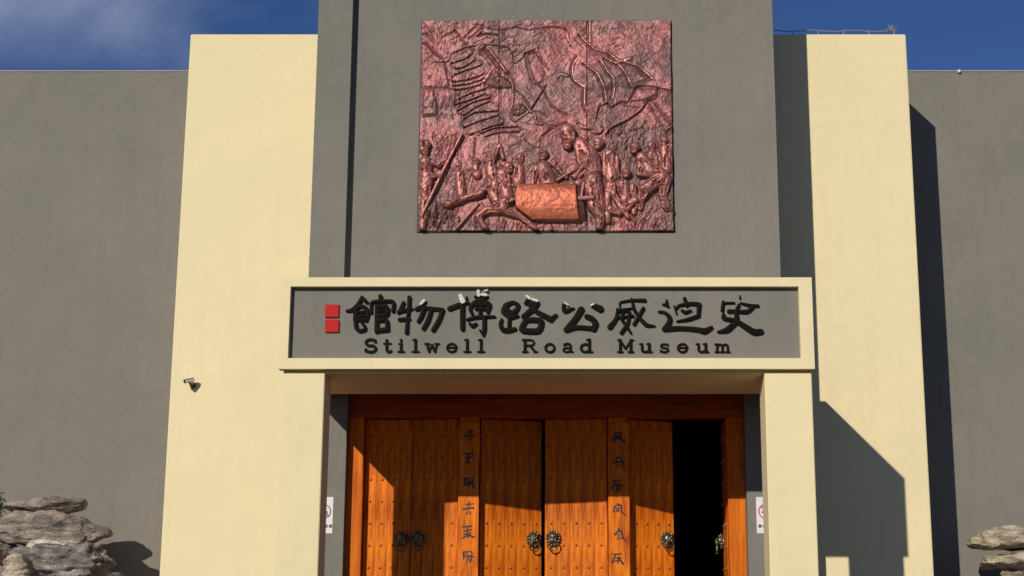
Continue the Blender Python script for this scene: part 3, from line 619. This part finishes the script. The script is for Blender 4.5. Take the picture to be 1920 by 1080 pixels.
def part(name, limbs, base=4.5, k=.85, fold=0, fang=0, detail=None):
    fid = len(fig_names)+1; fig_names.append(name)
    best = np.full(U.shape, -1e9)
    for pts in limbs:
        s = bbox(pts, max(p[2] for p in pts)+2)
        if s is None: continue
        u, v = U[s], V[s]; hb = np.full(u.shape, -1e9)
        if len(pts) == 1: pts = [pts[0], (pts[0][0]+.01, *pts[0][1:])]
        for a, b in zip(pts, pts[1:]):
            dd, t = segd(u, v, a, b); r = a[2]+(b[2]-a[2])*t
            lift = (a[3] if len(a) > 3 else 0)*(1-t)+(b[3] if len(b) > 3 else 0)*t
            h = np.where(dd < r, base+lift+k*np.sqrt(np.maximum(r*r-dd*dd, 0)), -1e9); hb = np.maximum(hb, h)
        best[s] = np.maximum(best[s], hb)
    if name == 'relief_figure':
        rf = random.Random(fid*5); old = detail
        def detail(limbs=limbs, rf=rf, old=old):
            if old: old()
            for pts in limbs:
                for a, b in zip(pts, pts[1:]):
                    ax, ay, ar = a[:3]; bx, by, br = b[:3]; L_ = math.hypot(bx-ax, by-ay)+.01
                    if ar < 4.5 or L_ < 6: continue
                    nx, ny = -(by-ay)/L_, (bx-ax)/L_
                    for _ in range(2 if ar < 8 else 5):
                        o1 = rf.uniform(-.75, .75); o2 = max(-.8, min(.8, o1+rf.uniform(-.5, .5))); t1 = rf.uniform(0, .5); t2 = t1+rf.uniform(.25, .55)
                        line([(ax+(bx-ax)*t1+nx*ar*o1, ay+(by-ay)*t1+ny*ar*o1), (ax+(bx-ax)*t2+nx*br*o2, ay+(by-ay)*t2+ny*br*o2)], rf.uniform(1, 1.6), rf.choice((-6.5, -4.5, 3.5)))
    if detail:
        keep = Hh.copy(); Hh[:] = 0; detail(); dt = Hh.copy(); Hh[:] = keep
        best = np.where(best > -1e8, best+dt, best)
    if fold:
        c, s_ = math.cos(fang), math.sin(fang)
        best = np.where(best > -1e8, best+fold*.25*np.sin(((U*c+V*s_)+vnoise(14, 14, fid)*16)*.75)+vnoise(5, 5, fid+40)*fold*.7, best)
    m = best > Hh
    m &= best > -1e8
    # a figure's foot on the ground sheet: clear step all round
    Hh[m] = best[m]; owner[m] = fid
def head(x, y, r, lift=0, cap=False, look=-1):
    def f():
        line([(x+look*r*.25, y+r*.05), (x+look*r*.8, y+r*.02)], 1.3, -3); line([(x+look*r*.55, y+r*.05), (x+look*r*.62, y+r*.4)], 1.3, 3.5)
        line([(x+look*r*.2, y+r*.62), (x+look*r*.75, y+r*.6)], 1.1, -3)
        if cap: line([(x-r, y-r*.35), (x+r, y-r*.35)], 1.5, 4)
    return [[(x, y, r, lift), (x+look*r*.15, y+r*.45, r*.72, lift)]], f
def multi(name, limbs, heads, **k):
    L = list(limbs); fs = []
    for h in heads: l, f = h; L += l; fs.append(f)
    part(name, L, detail=lambda: [f() for f in fs], **k)
FG = 'relief_figure'
multi(FG, [[(893, 318, 7), (895, 330, 9)]], [head(893, 307, 8, 2, True)], base=2)
multi(FG, [[(975, 318, 9), (972, 345, 12)], [(966, 322, 4), (962, 350, 4)]], [head(976, 299, 9, 2, look=1)], base=2, fold=.7)
multi(FG, [[(1020, 318, 14), (1030, 350, 17)], [(1006, 318, 5, 3), (999, 348, 4.5, 3)], [(1040, 312, 6, 2), (1050, 322, 5), (1062, 335, 4)]], [head(1019, 294, 10, 4, True)], base=3, fold=.9, fang=1.2)
multi(FG, [[(1222, 292, 9), (1228, 320, 10)], [(1215, 295, 4, 2), (1216, 315, 4, 2)]], [head(1221, 276, 8, 1, look=1)], base=1.5)
multi(FG, [[(1246, 282, 9), (1250, 320, 11)]], [head(1245, 266, 8, 0, look=-1)], base=1)
multi(FG, [[(1088, 300, 7), (1085, 345, 10)]], [head(1096, 262, 7, 0, look=1)], base=1)
multi(FG, [[(862, 330, 8), (866, 366, 10)]], [head(861, 312, 7, 0, look=1)], base=.5)
part('relief_pole', [[(1035, 348, 2.4, 3), (1076, 322, 2.4, 3)]], base=4)
multi(FG, [[(1143, 292, 10), (1148, 335, 15), (1142, 360, 9)], [(1134, 295, 5, 3), (1133, 330, 4.5, 3), (1140, 352, 3.5, 3)], [(1156, 300, 5, 2), (1158, 335, 4, 2)], [(1140, 355, 7), (1138, 415, 7)]], [head(1122, 272, 11, 3, look=-1)], base=3, fold=.8)
multi(FG, [[(922, 320, 12), (928, 352, 13), (934, 370, 9)], [(918, 318, 6, 3), (928, 296, 5, 5), (937, 278, 4, 5)], [(937, 278, 4, 5), (944, 300, 4, 3)]], [head(946, 312, 7, 0, look=1)], base=4, fold=.8, fang=.5)
multi(FG, [[(943, 330, 13), (952, 372, 11)], [(933, 335, 5, 4), (931, 362, 4.5, 4), (945, 385, 3.6, 4)], [(953, 335, 5, 4), (954, 368, 4, 4)]], [head(954, 317, 10, 4, look=1)], base=4, fold=.5)
part('relief_roller', [[(975, 383, 3)]], base=-50)          # reserved, shaped below
# far left man with cap and his pole
multi(FG, [[(799, 308, 13), (801, 345, 12)], [(798, 352, 12), (800, 376, 9)], [(790, 312, 6, 3), (803, 332, 5, 5), (826, 335, 4, 6)], [(812, 308, 5, 3), (823, 315, 4.5, 5), (838, 302, 4, 6)], [(796, 376, 7), (793, 430, 6)]], [head(797, 285, 10, 5, look=1), ([[(793, 276, 12, 3), (800, 274, 9, 3)]], lambda: None)], base=4, fold=1.1, fang=.9)
part('relief_pole', [[(867, 256, 2.2, 5), (836, 316, 2.8, 5), (792, 408, 3, 4)]], base=4)
# hauling figure in the foreground, lower left
multi(FG, [[(920, 352, 8, 3), (928, 372, 12, 4), (944, 392, 13, 5)], [(903, 366, 6, 7), (872, 376, 5, 7), (838, 388, 5, 5)], [(905, 360, 5, 5), (928, 352, 6, 3)], [(940, 395, 9, 4), (912, 398, 7, 5), (898, 408, 6, 5)], [(898, 410, 6, 5), (912, 434, 6, 3)],
           [(948, 398, 9, 4), (975, 408, 6, 4), (1006, 433, 4, 3)], [(936, 368, 5, 6), (952, 384, 4, 7), (962, 379, 4, 6)], [(840, 387, 6, 2), (833, 384, 6, 2)]], [head(948, 382, 9, 8, look=1)], base=5, k=1.0, fold=.4)
part('relief_pole', [[(897, 386, 2.2, 3), (858, 430, 2.4, 3)]], base=4)
# the large bald man
def sash(): line([(1092, 337), (1104, 329), (1129, 327)], 1.6, 4); line([(1093, 342), (1106, 334), (1129, 332)], 1.2, -3); line([(1088, 283), (1096, 305)], 1.8, -3); line([(1098, 283), (1104, 300)], 2.5, 3)
part(FG, [[(1088, 275, 14, 4), (1104, 300, 20, 5), (1114, 325, 15, 4)], [(1082, 282, 6, 9), (1090, 318, 6, 9), (1078, 336, 5, 9)], [(1111, 338, 17, 3), (1114, 365, 17, 3), (1126, 395, 10, 3)], [(1104, 355, 12, 3), (1112, 392, 10, 3)],
          [(1112, 388, 11, 5), (1126, 410, 10, 5), (1123, 432, 6, 3)]], base=5, k=.8, fold=.7, fang=.2, detail=sash)
def bald(): line([(1052, 268), (1060, 271)], 1.5, -5); line([(1066, 270), (1072, 278)], 1.5, 4); line([(1050, 262), (1058, 262)], 1.5, 4); line([(1060, 281), (1068, 284)], 1.3, -4); line([(1075, 262), (1078, 270)], 2, 3)
part(FG, [[(1064, 252, 15, 8), (1067, 266, 13, 8), (1064, 277, 8, 7)]], base=5, detail=bald)
part('relief_tool', [[(1085, 337, 3.2, 6), (1097, 326, 3.2, 6)], [(1072, 334, 2, 4), (1092, 346, 2, 4)]], base=6)
# crouching figure and the lunging one on the right
multi(FG, [[(1168, 352, 13, 3), (1172, 376, 11, 3)], [(1149, 352, 6, 5), (1150, 368, 5, 6), (1162, 390, 5, 7), (1177, 410, 4, 6)], [(1186, 352, 6, 4), (1190, 382, 5, 4)], [(1172, 394, 9, 6), (1190, 380, 8, 6)], [(1144, 396, 7, 4), (1160, 402, 6, 4)], [(1190, 388, 6, 4), (1188, 402, 5, 3)]], [head(1174, 328, 9, 5)], base=4, fold=.4,
      )
multi(FG, [[(1203, 300, 12, 2), (1216, 322, 13, 3), (1238, 330, 12, 3)], [(1196, 302, 5, 5), (1199, 320, 4.5, 6), (1197, 331, 4, 6), (1215, 332, 4, 5)], [(1240, 336, 13, 4), (1208, 360, 12, 5), (1200, 378, 8, 3), (1200, 394, 5, 2)],
           [(1248, 340, 11, 2), (1242, 368, 9, 2), (1250, 392, 7, 2)], [(1246, 390, 6, 3), (1262, 396, 4, 2)]], [head(1190, 281, 10, 4, look=-1)], base=4, fold=.9, fang=-.9)
# chest lines
line([(1158, 352), (1182, 350)], 1.2, -2.5); line([(1170, 345), (1170, 372)], 1.2, -2.5)
# the stone roller with its near end and axle
fid = fig_names.index('relief_roller')+1
lft = 967+8*np.clip(np.abs(V-378)/34, 0, 1.2)**2.2; rgt = 1080+6*np.clip((V-350)/66, 0, 1)**2*1.0
top = 350-(U-970)*.012; bot = 416+0*U
inside = (U > lft) & (U < rgt+13) & (V > top) & (V < bot+0*U) & ~((U < 1000) & (V > 395+(U-968)*.72))
cyl = np.sqrt(np.maximum(0, 1-((V-383)/34.5)**2))*17+9
endc = U > rgt
hr = np.where(endc, cyl-7-(U-rgt)*.5, cyl+vnoise(16, 12, 77)*1.6+vnoise(5, 4, 78)*.8)
rim = np.exp(-((U-rgt+2)/1.6)**2)*2.4
hr = np.where(endc, hr, hr+rim)
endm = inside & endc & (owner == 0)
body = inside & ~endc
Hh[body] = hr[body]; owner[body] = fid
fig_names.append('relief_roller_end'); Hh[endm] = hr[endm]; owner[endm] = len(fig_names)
part('relief_axle', [[(1094, 350, 3, 12), (1090, 374, 3, 12)], [(1086, 378, 4.2, 13), (1112, 376, 4.2, 13)]], base=6)
Hh += vnoise(1.5, 1.5, 90)*.25+vnoise(2.6, 2.6, 91)*.35
Hh = np.clip(Hh, -9, 34)
fall = np.clip(np.minimum(np.minimum(XX-xs[0], xs[-1]-XX), np.minimum(ZZ-zs[0], zs[-1]-ZZ))/.05, 0, 1); Hh = np.minimum(Hh, 3+32*fall)
YY = TW-.004-(Hh+9)*PXM*.80
# materials of the relief
def copper(name, a, b, c, rough):
    m = bpy.data.materials.new(name); m.use_nodes = True; t = m.node_tree; p = t.nodes['Principled BSDF']; nn = t.nodes.new; ll = t.links.new
    tcx = nn('ShaderNodeTexCoord')
    n1 = nn('ShaderNodeTexNoise'); n1.inputs['Scale'].default_value = 2.2; n1.inputs['Detail'].default_value = 5; ll(tcx.outputs['Object'], n1.inputs['Vector'])
    n2 = nn('ShaderNodeTexNoise'); n2.inputs['Scale'].default_value = 17; n2.inputs['Detail'].default_value = 5; ll(tcx.outputs['Object'], n2.inputs['Vector'])
    r1 = nn('ShaderNodeMapRange'); r1.inputs[1].default_value = .40; r1.inputs[2].default_value = .62; ll(n1.outputs[0], r1.inputs[0])
    r2 = nn('ShaderNodeMapRange'); r2.inputs[1].default_value = .46; r2.inputs[2].default_value = .68; r2.inputs[4].default_value = .75; ll(n2.outputs[0], r2.inputs[0])
    x1 = nn('ShaderNodeMix'); x1.data_type = 'RGBA'; x1.inputs[6].default_value = (*a, 1); x1.inputs[7].default_value = (*b, 1); ll(r1.outputs[0], x1.inputs[0])
    x2 = nn('ShaderNodeMix'); x2.data_type = 'RGBA'; x2.inputs[7].default_value = (*c, 1); ll(x1.outputs[2], x2.inputs[6]); ll(r2.outputs[0], x2.inputs[0])
    ll(x2.outputs[2], p.inputs['Base Color']); p.inputs['Metallic'].default_value = .55; p.inputs['Roughness'].default_value = rough
    b = nn('ShaderNodeTexNoise'); b.inputs['Scale'].default_value = 70; b.inputs['Detail'].default_value = 4; ll(tcx.outputs['Object'], b.inputs['Vector'])
    u = nn('ShaderNodeBump'); u.inputs['Strength'].default_value = .4; u.inputs['Distance'].default_value = .006; ll(b.outputs[0], u.inputs['Height']); ll(u.outputs[0], p.inputs['Normal'])
    return m
MG = copper('red_bronze_ground', (.36, .13, .127), (.21, .11, .104), (.10, .052, .05), .52)
MF = copper('red_bronze_figures', (.46, .175, .152), (.33, .135, .118), (.15, .066, .06), .47)
MR = copper('orange_bronze_roller', (.60, .175, .105), (.52, .135, .07), (.38, .10, .065), .5)
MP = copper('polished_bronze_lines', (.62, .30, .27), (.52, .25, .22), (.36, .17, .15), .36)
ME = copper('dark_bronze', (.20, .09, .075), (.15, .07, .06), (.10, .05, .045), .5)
vid = np.arange(NX*NZ).reshape(NZ, NX)
q = np.stack([vid[:-1, :-1], vid[:-1, 1:], vid[1:, 1:], vid[1:, :-1]], -1).reshape(-1, 4)
fo = owner[:-1, :-1].reshape(-1)
VC = np.stack([XX, YY, ZZ], -1).reshape(-1, 3)
def submesh(name, ids, m):
    f = q[np.isin(fo, ids)]
    if len(f) < 12: return
    u, inv = np.unique(f, return_inverse=True); inv = inv.reshape(-1, 4)
    me = bpy.data.meshes.new(name); me.vertices.add(len(u)); me.vertices.foreach_set('co', VC[u].ravel().astype(np.float32))
    me.loops.add(inv.size); me.loops.foreach_set('vertex_index', inv.ravel().astype(np.int32))
    me.polygons.add(len(inv)); me.polygons.foreach_set('loop_start', np.arange(0, inv.size, 4, dtype=np.int32)); me.polygons.foreach_set('loop_total', np.full(len(inv), 4, np.int32))
    me.update(); me.validate(); me.polygons.foreach_set('use_smooth', np.ones(len(inv), bool)); me.materials.append(m)
    o = bpy.data.objects.new(name, me); COL.objects.link(o); o.parent = rel; o.location = -rel.location
EDG = 0
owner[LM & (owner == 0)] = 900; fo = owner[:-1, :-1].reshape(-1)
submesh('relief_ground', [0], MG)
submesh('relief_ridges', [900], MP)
if len(rel.children) > 1: rel.children[-1]['kind'] = 'stuff'
for c_ in rel.children:
    if c_.name.startswith('relief_ridges'): c_['kind'] = 'stuff'
    elif 'kind' in c_: del c_['kind']
for k, n in enumerate(fig_names):
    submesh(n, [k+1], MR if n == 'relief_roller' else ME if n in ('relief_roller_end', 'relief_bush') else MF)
e = .004
obj('relief_frame', boxes((RX0+e, RX0+g, TW-.022, TW+.1, RZ0+e, RZ1-e), (RX1-g, RX1-e, TW-.022, TW+.1, RZ0+e, RZ1-e), (RX0+g, RX1-g, TW-.022, TW+.1, RZ1-g, RZ1-e), (RX0+g, RX1-g, TW-.022, TW+.1, RZ0+e, RZ0+g)), M['frame'], rel)
obj('backing_plate', boxes((RX0+g, RX1-g, TW+.012, TW+.1, RZ0+g, RZ1-g)), M['frame'], rel)

# ------------------------------------------------------------------ stacked boulders
def rock(name, lab, c, size, seed, m, rough=.16, sq=3.2, tilt=0, cuts=18, group='boulders stacked against the grey walls'):
    bm = bmesh.new(); bmesh.ops.create_cube(bm, size=2); bmesh.ops.subdivide_edges(bm, edges=bm.edges[:], cuts=34, use_grid_fill=True)
    sx, sy, sz = size; off = Vector((seed*13.7, seed*7.1, seed*3.3)); mnx = min(size)
    rr = random.Random(seed*17+3); pl = []
    for _ in range(cuts):
        n = Vector((rr.uniform(-1, 1), rr.uniform(-1, .4), rr.uniform(-.8, 1))).normalized(); pl.append((n, rr.uniform(.66, .93)))
    for v in bm.verts:
        p = v.co; k = (abs(p.x)**sq+abs(p.y)**sq+abs(p.z)**sq)**(1/sq); p = p/k
        sup = 0
        for n, h in pl:
            hh = h*(abs(n.x)**1.3+abs(n.y)**1.3+abs(n.z)**1.3)**(1/1.3); d_ = p.dot(n)
            if d_ > hh: p = p-n*(d_-hh)
        wp = Vector((p.x*sx, p.y*sy, p.z*sz))
        n = p.normalized()
        a = mn.fractal(wp*1.1+off, 1, 2.0, 5)*rough*1.3
        b = -abs(mn.fractal(Vector((wp.x*1.5, wp.y*1.5, wp.z*4.5))+off, .8, 2.1, 4))*rough*.8     # bedding layers
        cc = (mn.voronoi(wp*2.6+off)[0][0]-.3)*rough*.7
        dd = mn.fractal(wp*9+off, .9, 2, 3)*rough*.16
        s = (a+b+cc+dd)*(.45+.55*min(1, mnx/.4))
        v.co = wp+Vector((n.x*1.3, n.y, n.z*.8))*s
    if tilt:
        ct, st = math.cos(tilt), math.sin(tilt)
        for v in bm.verts: x, z = v.co.x, v.co.z; v.co.x = x*ct-z*st; v.co.z = x*st+z*ct
    o = obj(name, bm, m, smooth=True); o.location = c
    tag(o, lab, 'boulder', group)
    return o
RY = WG-1.12
def rk(u, v, hw, hh, dep=.5, dy=0, **k):
    """box in photo pixels: centre u,v half sizes hw,hh"""
    c = at(u, v, RY+dy); s = 121.0
    return dict(c=c, size=(hw/s, dep, hh/s), **k)
rock('boulder', 'thin flat brown slab lying on top of the left boulder pile', m=M['stone1'], seed=1, rough=.09, sq=3.5, tilt=.03, **rk(83, 947, 68, 13, .30, -.25))
rock('boulder', 'long thick grey brown slab under the topmost one in the left pile', m=M['stone1'], seed=2, rough=.16, sq=3.6, tilt=-.035, **rk(72, 993, 126, 24, .34, -.22))
rock('boulder', 'thin pale wedge stone squeezed below the long slab of the left pile', m=M['stone4'], seed=3, rough=.06, sq=2.4, **rk(100, 1022, 46, 11, .30, -.28))
rock('boulder', 'dark mottled jagged boulder at the bottom right of the left pile', m=M['stone3'], seed=4, rough=.22, sq=2.7, **rk(112, 1064, 78, 38, .36, -.15))
rock('boulder', 'small rounded tan boulder in front of the dark mottled one, left pile', m=M['stone2'], seed=5, rough=.14, sq=2.4, **rk(40, 1068, 26, 26, .30, -.45))
rock('boulder', 'grey boulder at the left picture edge below the long slab', m=M['stone1'], seed=6, rough=.14, sq=2.6, **rk(2, 1034, 28, 22, .40, -.1))
rock('boulder', 'large boulder at the foot of the left pile', m=M['stone3'], seed=7, rough=.25, sq=2.8, **rk(60, 1150, 150, 58, .7))
rock('boulder', 'broad boulder on the terrace carrying the left pile', m=M['stone1'], seed=8, rough=.2, sq=3, **rk(75, 1222, 160, 30, .75))
rock('boulder', 'flat pale cream slab on top of the right boulder pile', m=M['stone2'], seed=11, rough=.09, sq=4.2, tilt=.035, **rk(1902, 1007, 78, 21, .5))
rock('boulder', 'second pale slab with a notch below the top one, right pile', m=M['stone2'], seed=12, rough=.14, sq=3.4, tilt=.05, **rk(1925, 1052, 84, 19, .5, .02))
rock('boulder', 'brown boulder under the two pale slabs of the right pile', m=M['stone1'], seed=13, rough=.2, sq=3, **rk(1950, 1100, 92, 34, .55, .12))
rock('boulder', 'broad boulder at the foot of the right pile', m=M['stone3'], seed=14, rough=.22, sq=3, **rk(1960, 1185, 130, 55, .7))
# dark shrub at the left picture edge
c = at(-6, 945, RY+.2); t = empty('shrub', (c.x, c.y, FLOOR)); tag(t, 'dark green shrub behind the left boulder pile at the picture edge', 'shrub')
bm = bmesh.new(); random.seed(3)
for k in range(420):
    p = c+Vector((random.gauss(-.02, .085), random.gauss(0, .10), random.gauss(-.02, .10)))
    a = Vector((random.uniform(-1, 1), random.uniform(-1, 1), random.uniform(-.6, 1))).normalized(); b = a.orthogonal().normalized()
    l = random.uniform(.03, .055)
    bm.faces.new([bm.verts.new(x) for x in (p-a*l*.5, p+b*l*.28, p+a*l*.6, p-b*l*.28)])
obj('foliage', bm, M['leaf'], t)
bm = bmesh.new()
for k in range(5): tube(bm, [(c.x+.02*k-.05, c.y, FLOOR), (c.x+.03*math.sin(k), c.y+.02*k, FLOOR+1.0), (c.x+.06*math.sin(k*2.1), c.y+.05*math.cos(k), c.z)], [.018, .012, .005], 6)
obj('stem', bm, M['bracket'], t)
